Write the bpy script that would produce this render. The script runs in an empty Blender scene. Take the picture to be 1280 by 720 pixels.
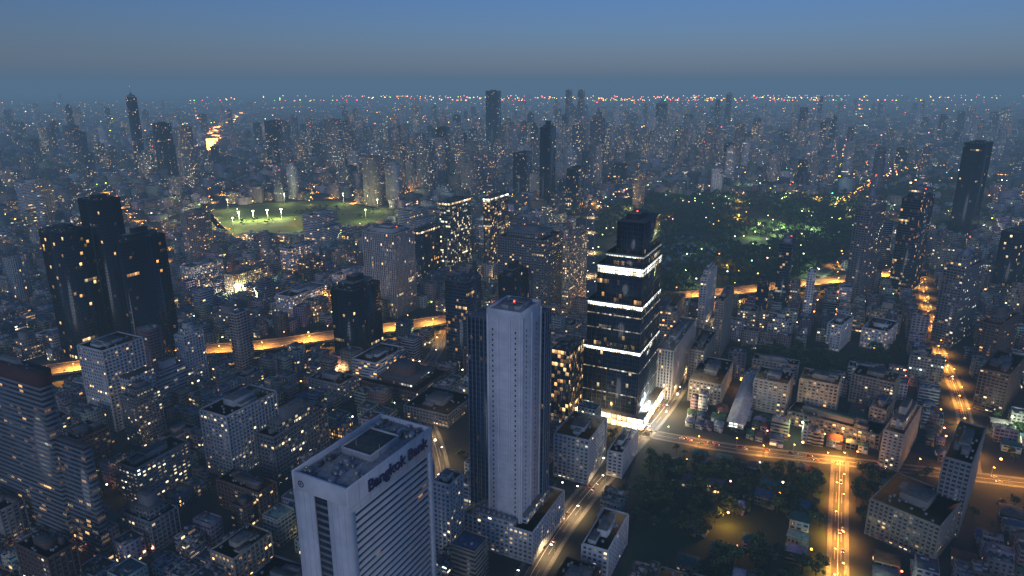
import bpy, math, random, numpy as np
from mathutils import Vector, noise
R=random.Random(11)
rad=math.radians
sc=bpy.context.scene
CH=310.0; PT=rad(16.46); F=853.0
cP,sP=math.cos(PT),math.sin(PT)
def ray(u,v):
    dx=(u-640)/F; dy=(360-v)/F
    return dx, cP+dy*sP, -sP+dy*cP
def G(u,v,z=0.0):
    a=ray(u,v); t=(CH-z)/-a[2]; return (a[0]*t,a[1]*t)
def link(o,parent=None):
    sc.collection.objects.link(o)
    if parent: o.parent=parent
    return o
def empty(name,loc=(0,0,0)):
    e=bpy.data.objects.new(name,None); e.location=loc; return link(e)
# ------------------------------------------------------------ materials
def newmat(name):
    m=bpy.data.materials.new(name); m.use_nodes=True; nt=m.node_tree
    for n in list(nt.nodes): nt.nodes.remove(n)
    out=nt.nodes.new('ShaderNodeOutputMaterial')
    return m,nt,out
def N(nt,t,**k):
    n=nt.nodes.new(t)
    for a,b in k.items(): setattr(n,a,b)
    return n
def MT(nt,op,a,b=None,c=None):
    n=nt.nodes.new('ShaderNodeMath'); n.operation=op
    for i,x in enumerate((a,b,c)):
        if x is None: continue
        if isinstance(x,(int,float)): n.inputs[i].default_value=x
        else: nt.links.new(x,n.inputs[i])
    return n.outputs[0]
def MIX(nt,f,a,b,typ='MIX'):
    n=nt.nodes.new('ShaderNodeMix'); n.data_type='RGBA'; n.blend_type=typ
    for s,x in ((0,f),(6,a),(7,b)):
        if isinstance(x,(int,float)): n.inputs[s].default_value=x
        elif isinstance(x,tuple): n.inputs[s].default_value=x+(1,)
        else: nt.links.new(x,n.inputs[s])
    return n.outputs[2]
def attr(nt,name): 
    return N(nt,'ShaderNodeAttribute',attribute_name=name)
def facade_mat():
    m,nt,out=newmat('facade'); L=nt.links
    uv=N(nt,'ShaderNodeUVMap',uv_map='UVMap'); s=N(nt,'ShaderNodeSeparateXYZ'); L.new(uv.outputs[0],s.inputs[0])
    X,Y=s.outputs[0],s.outputs[1]
    col=attr(nt,'col'); par=attr(nt,'par'); sp=N(nt,'ShaderNodeSeparateColor'); L.new(par.outputs['Color'],sp.inputs[0])
    wx,wy,lit,st,seed=sp.outputs[0],sp.outputs[1],sp.outputs[2],par.outputs['Alpha'],col.outputs['Alpha']
    fx=MT(nt,'FRACT',X); fy=MT(nt,'FRACT',Y); ix=MT(nt,'FLOOR',X); iy=MT(nt,'FLOOR',Y)
    mx=MT(nt,'LESS_THAN',MT(nt,'ABSOLUTE',MT(nt,'SUBTRACT',fx,.5)),MT(nt,'MULTIPLY',wx,.5))
    my=MT(nt,'LESS_THAN',MT(nt,'ABSOLUTE',MT(nt,'SUBTRACT',fy,.5)),MT(nt,'MULTIPLY',wy,.5))
    mask=MT(nt,'MULTIPLY',mx,my)
    sd=MT(nt,'MULTIPLY',seed,517.0)
    c1=N(nt,'ShaderNodeCombineXYZ'); L.new(ix,c1.inputs[0]);L.new(iy,c1.inputs[1]);L.new(sd,c1.inputs[2])
    w1=N(nt,'ShaderNodeTexWhiteNoise',noise_dimensions='3D'); L.new(c1.outputs[0],w1.inputs['Vector'])
    c2=N(nt,'ShaderNodeCombineXYZ'); L.new(MT(nt,'FLOOR',MT(nt,'MULTIPLY',X,.21)),c2.inputs[0]);L.new(iy,c2.inputs[1]);L.new(MT(nt,'ADD',sd,3.3),c2.inputs[2])
    w2=N(nt,'ShaderNodeTexWhiteNoise',noise_dimensions='3D'); L.new(c2.outputs[0],w2.inputs['Vector'])
    w3=N(nt,'ShaderNodeTexWhiteNoise',noise_dimensions='1D'); L.new(sd,w3.inputs['W'])
    low=MT(nt,'MULTIPLY',MT(nt,'LESS_THAN',Y,1.0),.09)
    litp=MT(nt,'ADD',lit,low)
    on=MT(nt,'LESS_THAN',MT(nt,'MINIMUM',w1.outputs['Value'],MT(nt,'MULTIPLY',w2.outputs['Value'],2.6)),litp)
    sc1=N(nt,'ShaderNodeSeparateColor'); L.new(w1.outputs['Color'],sc1.inputs[0])
    ramp=N(nt,'ShaderNodeValToRGB'); cr=ramp.color_ramp; cr.interpolation='LINEAR'
    cr.elements[0].position=0; cr.elements[0].color=(1,.42,.1,1)
    cr.elements[1].position=1; cr.elements[1].color=(.65,.95,.8,1)
    e=cr.elements.new(.3); e.color=(1,.58,.22,1)
    e=cr.elements.new(.6); e.color=(1,.8,.48,1)
    e=cr.elements.new(.83); e.color=(.9,.97,.9,1)
    hue=MT(nt,'ADD',MT(nt,'MULTIPLY',sc1.outputs[0],.35),MT(nt,'MULTIPLY',w3.outputs['Value'],.65))
    L.new(hue,ramp.inputs[0])
    br=MT(nt,'ADD',.08,MT(nt,'MULTIPLY',MT(nt,'POWER',sc1.outputs[1],3.0),2.2))
    br=MT(nt,'MULTIPLY',br,MT(nt,'ADD',.45,fy))
    es=MT(nt,'MULTIPLY',MT(nt,'MULTIPLY',on,mask),MT(nt,'MULTIPLY',st,br))
    tc=N(nt,'ShaderNodeNewGeometry')
    mp=N(nt,'ShaderNodeMapping'); mp.inputs['Scale'].default_value=(.35,.35,.05); L.new(tc.outputs['Position'],mp.inputs[0])
    nz=N(nt,'ShaderNodeTexNoise'); nz.inputs['Scale'].default_value=1; nz.inputs['Detail'].default_value=3; L.new(mp.outputs[0],nz.inputs['Vector'])
    wf=MT(nt,'ADD',.55,MT(nt,'MULTIPLY',nz.outputs[0],.8))
    wall=N(nt,'ShaderNodeVectorMath',operation='SCALE'); L.new(col.outputs['Color'],wall.inputs[0]); L.new(wf,wall.inputs['Scale'])
    gl=MIX(nt,.06,(.012,.017,.024),col.outputs['Color'])
    gl=MIX(nt,MT(nt,'MULTIPLY',MT(nt,'GREATER_THAN',sc1.outputs[2],.72),.22),gl,col.outputs['Color'])
    base=MIX(nt,mask,wall.outputs[0],gl)
    b=N(nt,'ShaderNodeBsdfPrincipled'); L.new(base,b.inputs['Base Color'])
    L.new(MT(nt,'SUBTRACT',.75,MT(nt,'MULTIPLY',mask,.62)),b.inputs['Roughness'])
    L.new(ramp.outputs[0],b.inputs['Emission Color']); L.new(es,b.inputs['Emission Strength'])
    L.new(b.outputs[0],out.inputs[0]); m.cycles.emission_sampling='NONE'
    return m
def attr_mat(name,at,rough,metal=0,noise_scale=.4,amt=.5):
    m,nt,out=newmat(name); L=nt.links
    col=attr(nt,at); g=N(nt,'ShaderNodeNewGeometry')
    nz=N(nt,'ShaderNodeTexNoise'); nz.inputs['Scale'].default_value=noise_scale; nz.inputs['Detail'].default_value=4; L.new(g.outputs['Position'],nz.inputs['Vector'])
    wf=MT(nt,'ADD',1-amt*.5,MT(nt,'MULTIPLY',MT(nt,'SUBTRACT',nz.outputs[0],.3),amt*1.3))
    v=N(nt,'ShaderNodeVectorMath',operation='SCALE'); L.new(col.outputs['Color'],v.inputs[0]); L.new(wf,v.inputs['Scale'])
    b=N(nt,'ShaderNodeBsdfPrincipled'); L.new(v.outputs[0],b.inputs['Base Color']); b.inputs['Roughness'].default_value=rough; b.inputs['Metallic'].default_value=metal
    L.new(b.outputs[0],out.inputs[0]); return m
def emis_mat(name):
    m,nt,out=newmat(name); col=attr(nt,'col'); e=N(nt,'ShaderNodeEmission')
    nt.links.new(col.outputs['Color'],e.inputs[0]); e.inputs[1].default_value=1
    nt.links.new(e.outputs[0],out.inputs[0]); m.cycles.emission_sampling='NONE'; return m
def simple(name,c,rough=.8,c2=None,scale=.1,detail=5,metal=0):
    m,nt,out=newmat(name); L=nt.links; b=N(nt,'ShaderNodeBsdfPrincipled')
    g=N(nt,'ShaderNodeNewGeometry'); nz=N(nt,'ShaderNodeTexNoise'); nz.inputs['Scale'].default_value=scale; nz.inputs['Detail'].default_value=detail; L.new(g.outputs['Position'],nz.inputs['Vector'])
    r=N(nt,'ShaderNodeValToRGB'); r.color_ramp.elements[0].position=.35; r.color_ramp.elements[1].position=.65
    r.color_ramp.elements[0].color=c+(1,); r.color_ramp.elements[1].color=(c2 or tuple(x*.6 for x in c))+(1,)
    L.new(nz.outputs[0],r.inputs[0]); L.new(r.outputs[0],b.inputs['Base Color']); b.inputs['Roughness'].default_value=rough; b.inputs['Metallic'].default_value=metal
    L.new(b.outputs[0],out.inputs[0]); return m
M_FAC=facade_mat(); M_ROOF=attr_mat('roofing','rcol',.85,0,.35,.9); M_WALL=attr_mat('plaster','col',.7,0,.15,.35)
M_EM=emis_mat('lamp_glow'); M_METAL=attr_mat('metalwork','col',.4,.5)
MATS=[M_FAC,M_ROOF,M_WALL,M_EM,M_METAL]
FAC,ROOF,WALL,EM,METAL=range(5)
# ------------------------------------------------------------ mesh builder
class MB:
    def __init__(s): s.b=[]
    def box(s,cx,cy,z0,w,d,h,rot=0,ms=WALL,mt=ROOF,col=(.4,.4,.4),seed=0,par=(.6,.5,.1,2),rcol=(.2,.2,.2),tx=1,ty=1,bay=4,fl=3.5,vb=0):
        s.b.append((cx,cy,z0,w,d,h,rot,ms,mt,*col,seed,*par,*rcol,tx,ty,bay,fl,vb))
    def mesh(s,name,ox=0,oy=0):
        A=np.array(s.b,dtype=np.float64); n=len(A)
        cx,cy,z0,w,d,h,rot=[A[:,i] for i in range(7)]
        sx=np.array([-.5,.5,.5,-.5]); sy=np.array([-.5,-.5,.5,.5])
        V=np.zeros((n,8,3)); c=np.cos(rot)[:,None]; si=np.sin(rot)[:,None]
        for k in (0,1):
            lx=sx[None]*w[:,None]*(1 if k==0 else A[:,20][:,None]); ly=sy[None]*d[:,None]*(1 if k==0 else A[:,21][:,None])
            V[:,k*4:k*4+4,0]=cx[:,None]-ox+lx*c-ly*si; V[:,k*4:k*4+4,1]=cy[:,None]-oy+lx*si+ly*c
            V[:,k*4:k*4+4,2]=(z0+h*k)[:,None]
        fi=np.array([[0,1,5,4],[1,2,6,5],[2,3,7,6],[3,0,4,7],[4,5,6,7]])
        LI=(fi[None]+np.arange(n)[:,None,None]*8).reshape(-1)
        me=bpy.data.meshes.new(name); me.vertices.add(n*8); me.loops.add(n*20); me.polygons.add(n*5)
        me.vertices.foreach_set('co',V.astype(np.float32).reshape(-1)); me.loops.foreach_set('vertex_index',LI.astype(np.int32))
        me.polygons.foreach_set('loop_start',(np.arange(n*5)*4).astype(np.int32))
        mi=np.zeros((n,5),np.int32); mi[:,:4]=A[:,7][:,None]; mi[:,4]=A[:,8]
        me.polygons.foreach_set('material_index',mi.reshape(-1))
        UV=np.zeros((n,5,4,2)); vb=A[:,24]; fl=A[:,23]
        v0=(z0-vb)/fl; v1=(z0+h-vb)/fl
        for f in range(4):
            Ln=w if f%2==0 else d; nb=np.maximum(1,np.round(Ln/A[:,22])); o=100.0*f
            UV[:,f,0,0]=o;UV[:,f,3,0]=o;UV[:,f,1,0]=o+nb;UV[:,f,2,0]=o+nb
            UV[:,f,0,1]=v0;UV[:,f,1,1]=v0;UV[:,f,2,1]=v1;UV[:,f,3,1]=v1
        uvl=me.uv_layers.new(name='UVMap'); 
        me.update(calc_edges=True)
        me.uv_layers['UVMap'].data.foreach_set('uv',UV.astype(np.float32).reshape(-1))
        def pa(nm,arr):
            a=me.attributes.new(nm,'FLOAT_COLOR','POINT'); a.data.foreach_set('color',np.repeat(arr,8,axis=0).astype(np.float32).reshape(-1))
        pa('col',A[:,9:13]); pa('par',A[:,13:17]); pa('rcol',np.concatenate([A[:,17:20],np.ones((n,1))],1))
        for m in MATS: me.materials.append(m)
        return me
    def obj(s,name,ox=0,oy=0,parent=None):
        me=s.mesh(name,ox,oy); o=bpy.data.objects.new(name,me); o.location=(ox,oy,0); return link(o,parent)
def loc(cx,cy,rot,lx,ly):
    c,s=math.cos(rot),math.sin(rot); return cx+lx*c-ly*s, cy+lx*s+ly*c
S={
'white':((.6,.61,.63),3.6,3.4,.6,.5,.07,1.9,'grid'),
'band':((.58,.59,.62),4,3.5,1.0,.48,.05,1.7,'band'),
'darkband':((.2,.21,.24),4,3.5,1.0,.55,.03,1.5,'band'),
'cream':((.42,.36,.28),3.6,3.3,.6,.52,.13,2.1,'grid'),
'grey':((.2,.21,.23),3.6,3.5,.7,.55,.05,1.7,'grid'),
'conc':((.3,.28,.26),3.2,3.1,.62,.5,.08,1.8,'grid'),
'dark':((.03,.035,.045),3,4,.92,.84,.03,1.5,'glass'),
'black':((.012,.013,.016),3,3.8,.9,.8,.008,1.2,'glass'),
'blue':((.05,.075,.11),3,3.9,.9,.78,.025,1.6,'glass'),
'green':((.08,.1,.1),3,3.8,.9,.7,.16,1.5,'glass'),
'vert':((.5,.49,.48),3.2,3.4,.5,.8,.05,1.8,'vert'),
'brown':((.16,.1,.08),3.6,3.4,.7,.5,.05,1.8,'grid'),
'apt':((.38,.35,.33),4.2,3.0,.5,.5,.1,2.0,'band2'),
}
def roofstuff(mb,cx,cy,w,d,z,rot,col,rr,n,vb=0):
    for i in range(n):
        bw=rr.uniform(.12,.35)*w; bd=rr.uniform(.12,.35)*d
        x,y=loc(cx,cy,rot,rr.uniform(-.3,.3)*w,rr.uniform(-.3,.3)*d)
        g=rr.uniform(.5,1.1)
        mb.box(x,y,z,bw,bd,rr.uniform(1.5,4.5),rot,WALL,ROOF,tuple(c*g for c in col),rcol=tuple([rr.uniform(.06,.3)]*3))
def tower(mb,cx,cy,w,d,h,rot,sty,seed,detail=1,z0=0,litm=1,roofc=None):
    col,bay,fl,wx,wy,lit,st,rel=S[sty]; rr=random.Random(int(seed*99991))
    j=rr.uniform(.8,1.12); col=tuple(c*j for c in col); rc=roofc or tuple([rr.uniform(.08,.22)]*3)
    fl=(h)/max(1,round(h/fl))
    mb.box(cx,cy,z0,w,d,h,rot,FAC,ROOF,col,seed,(wx,wy,lit*litm,st),rc,bay=bay,fl=fl,vb=z0)
    z=z0+h
    if detail>=1:
        ph=1.3; t=.4
        for sx,sy,ww,dd in ((0,-1,w+.1,t),(0,1,w+.1,t),(-1,0,t,d-.8),(1,0,t,d-.8)):
            x,y=loc(cx,cy,rot,sx*(w/2-t/2),sy*(d/2-t/2)); mb.box(x,y,z,ww,dd,ph,rot,WALL,WALL,col)
        roofstuff(mb,cx,cy,w,d,z+.01,rot,col,rr,rr.randint(2,4))
        k=rr.random()
        if k<.3:
            mb.box(cx,cy,z+.02,w*.7,d*.7,rr.uniform(5,9),rot,FAC,ROOF,col,seed,(wx,wy,lit,st),rc,bay=bay,fl=fl,vb=z0)
            mb.box(cx,cy,z+.03,w*.35,d*.35,rr.uniform(10,16),rot,WALL,ROOF,col,rcol=rc)
        else: mb.box(cx,cy,z+.02,w*.4,d*.4,rr.uniform(3,6),rot,WALL,ROOF,col,rcol=rc)
        if k>.8 and h>90: mb.box(cx,cy,z+5,.8,.8,rr.uniform(10,25),rot,METAL,METAL,(.3,.3,.3),tx=.3,ty=.3)
        if .3<k<.42 and h>50:
            x,y=loc(cx,cy,rot,w*.62,d*.1); mb.box(x,y,z0,w*.5,d*.7,h*rr.uniform(.6,.85),rot,FAC,ROOF,col,seed,(wx,wy,lit,st),rc,bay=bay,fl=fl,vb=z0)
    else:
        mb.box(cx,cy,z,w*rr.uniform(.3,.6),d*rr.uniform(.3,.6),rr.uniform(2,5),rot,WALL,ROOF,col,rcol=rc)
        if rr.random()<.2: mb.box(cx,cy,z,w*.6,d*.6,rr.uniform(10,26),rot,WALL,ROOF,col,rcol=rc,tx=.4,ty=.4)
    if detail>=2:
        n=int(round(h/fl)); sp=fl*(1-wy)
        if rel in('band','band2','grid'):
            pr=.9 if rel=='band2' else (.7 if rel=='band' else .35)
            for k in range(n+1):
                zz=z0+k*fl-sp/2
                if zz<z0: zz=z0
                mb.box(cx,cy,zz,w+pr,d+pr,sp if k<n else sp/2,rot,WALL,WALL,col)
        if rel in('grid','vert','glass','band2'):
            pw=max(.2,bay*(1-wx)) if rel!='glass' else .18
            pr=.55 if rel!='glass' else .35
            if rel=='band2': pw=.4; pr=1.2
            nx=max(1,round(w/bay)); ny=max(1,round(d/bay)); stp=1 if rel!='glass' else 2
            for k in range(0,nx+1,stp):
                lx=-w/2+k*w/nx
                for sgn in (-1,1):
                    x,y=loc(cx,cy,rot,lx,sgn*d/2); mb.box(x,y,z0,pw,pr,h+.3,rot,WALL,WALL,col)
            for k in range(0,ny+1,stp):
                ly=-d/2+k*d/ny
                for sgn in (-1,1):
                    x,y=loc(cx,cy,rot,sgn*w/2,ly); mb.box(x,y,z0,pr,pw,h+.25,rot,WALL,WALL,col)
        for i in range(14):
            x,y=loc(cx,cy,rot,rr.uniform(-.42,.42)*w,rr.uniform(-.42,.42)*d)
            mb.box(x,y,z+.03,1.8,1.4,1.5,rot,METAL,METAL,(.35,.35,.36))
FOOT=[]
def solve(uL,uN,uR,vt,vb,rotd,h=None,maxd=70):
    rot=rad(rotd); a=ray(uN,vt)
    if h is None:
        yb=G(uN,vb)[1]; t=yb/a[1]; z=CH+t*a[2]
    else: z=h; t=(CH-z)/-a[2]
    xn,yn=a[0]*t,a[1]*t
    def sl(u,e):
        k=u-640; return (k*(yn*cP+(CH-z)*sP)-xn*F)/(e[0]*F-k*e[1]*cP)
    xd=(math.cos(rot),math.sin(rot)); yd=(-xd[1],xd[0])
    w=sl(uL,(-xd[0],-xd[1])); d=sl(uR,yd)
    if d<6: d=28
    if w<6 or w>150: w=30
    d=min(d,maxd)
    return xn-xd[0]*w/2+yd[0]*d/2, yn-xd[1]*w/2+yd[1]*d/2, w,d,z,rot
def key(name,uL,uN,uR,vt,vb,sty,rotd=-26,litm=1,h=None,extra=None,roofc=None,maxd=70):
    cx,cy,w,d,h,rot=solve(uL,uN,uR,vt,vb,rotd,h,maxd)
    FOOT.append((cx,cy,w,d,rot))
    mb=MB(); det=2 if cy<1500 else 1
    tower(mb,cx,cy,w,d,h,rot,sty,R.random(),det,litm=litm,roofc=roofc)
    if extra: extra(mb,cx,cy,w,d,h,rot)
    mb.obj(name,cx,cy); return cx,cy,w,d,h,rot
def red(mb,x,y,z,s=.9): mb.box(x,y,z,s,s,s,0,EM,EM,(9,.6,.3))
def spire(hs,steps=2):
    def f(mb,cx,cy,w,d,h,rot):
        z=h
        for i in range(steps):
            k=.75-.25*i; mb.box(cx,cy,z,w*k,d*k,hs*.18,rot,FAC,ROOF,(.25,.27,.3),.3,(.6,.6,.1,1.5),vb=0); z+=hs*.18
        mb.box(cx,cy,z,w*.28,d*.28,hs*.25,rot,WALL,WALL,(.3,.32,.35),tx=.2,ty=.2); mb.box(cx,cy,z,.9,.9,hs*.64,rot,METAL,METAL,(.4,.4,.4),tx=.3,ty=.3)
        red(mb,cx,cy,z+hs*.64)
    return f
def crown(ht,k=.6,ms=WALL,col=(.3,.3,.32)):
    def f(mb,cx,cy,w,d,h,rot):
        mb.box(cx,cy,h+.05,w*k,d*k,ht,rot,ms,ROOF,col,.4,(.8,.6,.05,1.5),vb=0); mb.box(cx,cy,h+ht,w*k*.5,d*k*.5,ht*.4,rot,WALL,ROOF,col); red(mb,*loc(cx,cy,rot,w*k*.4,0),h+ht)
    return f
def litcrown(seed,st=2.5):
    def f(mb,cx,cy,w,d,h,rot):
        mb.box(cx,cy,h-4.2,w+.8,d+.8,3.2,rot,FAC,WALL,(.1,.1,.1),seed,(.9,.8,.8,st),bay=3,fl=3.2,vb=h-4.2)
    return f
def redband(mb,cx,cy,w,d,h,rot):
    mb.box(cx,cy,h-9,w+1.2,d+1.2,10.4,rot,WALL,ROOF,(.09,.035,.035),rcol=(.05,.05,.05))
key('striped_office_tower',-45,46,62,468,690,'darkband',extra=redband)
key('framed_office_tower',97,128,178,440,540,'white')
key('black_glass_tower',97,122,150,252,440,'black')
key('black_glass_tower',143,152,206,304,470,'black',extra=crown(5,.4,WALL,(.02,.02,.02)))
key('dark_hotel_tower',48,78,112,292,452,'dark')
key('striped_apartment_tower',18,28,62,230,282,'band')
key('grey_apartment_tower',225,232,262,268,335,'apt')
key('white_midrise_block',180,196,241,478,512,'band')
key('white_office_block',250,283,345,522,600,'white')
key('white_office_block',308,322,342,505,560,'band')
key('slab_apartment_block',320,342,408,548,608,'grey')
key('black_office_tower',413,440,475,366,458,'black')
key('white_hotel_tower',453,492,517,294,398,'vert',litm=1.2,extra=crown(6,.7,WALL,(.5,.5,.5)))
key('white_slab_hotel',378,392,432,270,313,'band')
key('hospital_block',350,362,412,312,345,'white',litm=4)
key('hospital_block',225,240,278,335,368,'white',litm=4)
key('hospital_block',280,292,345,345,372,'cream',litm=4)
key('hospital_block',345,365,408,372,402,'white',litm=4)
key('hospital_block',415,425,455,345,368,'white',litm=4)
key('dark_glass_block',512,524,561,290,350,'dark',extra=litcrown(.3,2.5))
key('green_glass_tower',549,562,602,254,345,'green',extra=litcrown(.7,3))
key('green_glass_tower',604,612,656,248,342,'green',extra=litcrown(.2,3))
key('long_slab_block',497,512,552,265,300,'band')
key('grey_office_complex',622,680,704,302,402,'grey')
key('cream_hotel_block',704,712,743,302,398,'cream',litm=1.8)
key('slim_office_tower',556,584,601,354,462,'blue')
key('black_lowrise_tower',623,640,660,347,420,'black')
key('framed_black_tower',690,712,730,440,535,'dark',litm=4)
key('white_midrise_block',693,736,758,552,606,'white')
key('white_shop_block',760,778,797,568,598,'white')
key('white_gallery_block',820,842,872,440,500,'vert',maxd=110)
key('long_arcade_block',826,832,870,398,440,'cream',litm=1.5,maxd=110)
key('stepped_apartment',862,902,922,482,508,'cream')
key('concrete_apartment_tower',895,905,948,378,452,'conc')
key('concrete_apartment_tower',862,880,918,440,478,'conc')
key('slender_white_tower',876,884,896,348,410,'white')
key('bluish_office_tower',975,990,1029,306,390,'blue',extra=crown(5,.6))
key('spired_hotel_tower',1070,1088,1110,262,378,'grey',-45,1,extra=spire(45))
key('stepped_office_tower',1128,1152,1193,250,370,'blue',-45,2,extra=crown(12,.7,FAC,(.2,.22,.26)))
key('spired_hotel_tower',1180,1206,1232,338,435,'grey',-50,extra=spire(34))
key('dark_slab_tower',1205,1228,1256,180,295,'black',-50)
key('dark_apartment_tower',1252,1275,1310,292,368,'dark',-55)
key('dark_office_block',1225,1250,1276,408,465,'brown',-50)
key('tenement_tower',1180,1215,1250,582,672,'grey',-40)
key('long_apartment_block',1088,1175,1205,660,705,'conc',-48)
key('school_building',943,985,996,482,520,'apt',-30,maxd=35)
key('school_building',1000,1048,1056,483,528,'cream',-30,maxd=30)
key('school_building',1065,1118,1132,480,515,'conc',-38,maxd=30)
key('green_roofed_hall',985,1100,1120,545,562,'grey',-38,4,maxd=26,roofc=(.05,.13,.08))
key('blue_roofed_hall',1088,1108,1118,514,545,'conc',-40,roofc=(.03,.07,.22),maxd=40)
key('apartment_block',1105,1130,1160,545,590,'apt',-40)
key('office_block',1225,1262,1290,470,520,'brown',-46)
key('apartment_block',1035,1052,1066,408,440,'white',-40)
key('apartment_block',1078,1110,1122,416,440,'white',-40,3)
key('brown_office_block',70,96,136,552,600,'brown')
key('apartment_block',-40,0,30,640,690,'apt')
key('apartment_block',20,60,95,700,760,'brown')
key('white_annex_building',541,562,578,608,700,'white')
key('wedge_office_building',728,760,785,690,730,'white')
key('office_block',440,470,505,455,488,'band',litm=3)
key('office_block',385,425,445,482,505,'apt')
key('flat_warehouse',450,520,560,492,505,'brown')
key('flat_warehouse',505,560,592,520,535,'grey')
key('apartment_block',150,170,200,500,560,'conc')
key('glass_office_tower',675,682,697,160,262,'black')
key('glass_office_tower',641,652,668,192,252,'dark')
key('glass_office_tower',607,618,632,114,190,'black')
key('glass_office_tower',708,718,735,212,275,'dark')
key('white_hotel_tower',576,590,604,205,252,'conc')
key('office_tower',480,492,502,208,252,'white')
key('office_tower',404,414,426,150,215,'conc')
key('office_tower',452,466,480,198,258,'conc')
key('office_tower',330,340,352,152,210,'dark')
key('office_tower',738,748,760,150,232,'grey',extra=spire(60))
key('office_tower',820,832,846,130,170,'dark',extra=crown(20,.6))
key('office_tower',882,892,904,160,215,'conc')
key('office_tower',895,899,906,125,165,'dark')
key('office_tower',908,914,923,118,160,'dark')
key('office_tower',707,711,718,113,165,'dark')
key('office_tower',722,727,733,114,165,'dark')
key('office_tower',1024,1029,1036,122,160,'dark')
key('office_tower',1000,1010,1020,135,175,'dark')
key('office_tower',1060,1068,1080,160,215,'grey')
key('office_tower',890,898,910,212,245,'white')
key('office_tower',520,528,545,182,245,'conc')
key('office_tower',792,798,812,222,262,'cream')
key('office_tower',545,552,562,160,215,'dark')
key('tall_hotel_tower',157,163,171,122,222,'blue',extra=spire(45,1))
key('office_tower',190,200,214,155,225,'dark')
key('office_tower',216,224,240,160,235,'apt')
key('office_tower',78,86,98,158,215,'grey')
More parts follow.
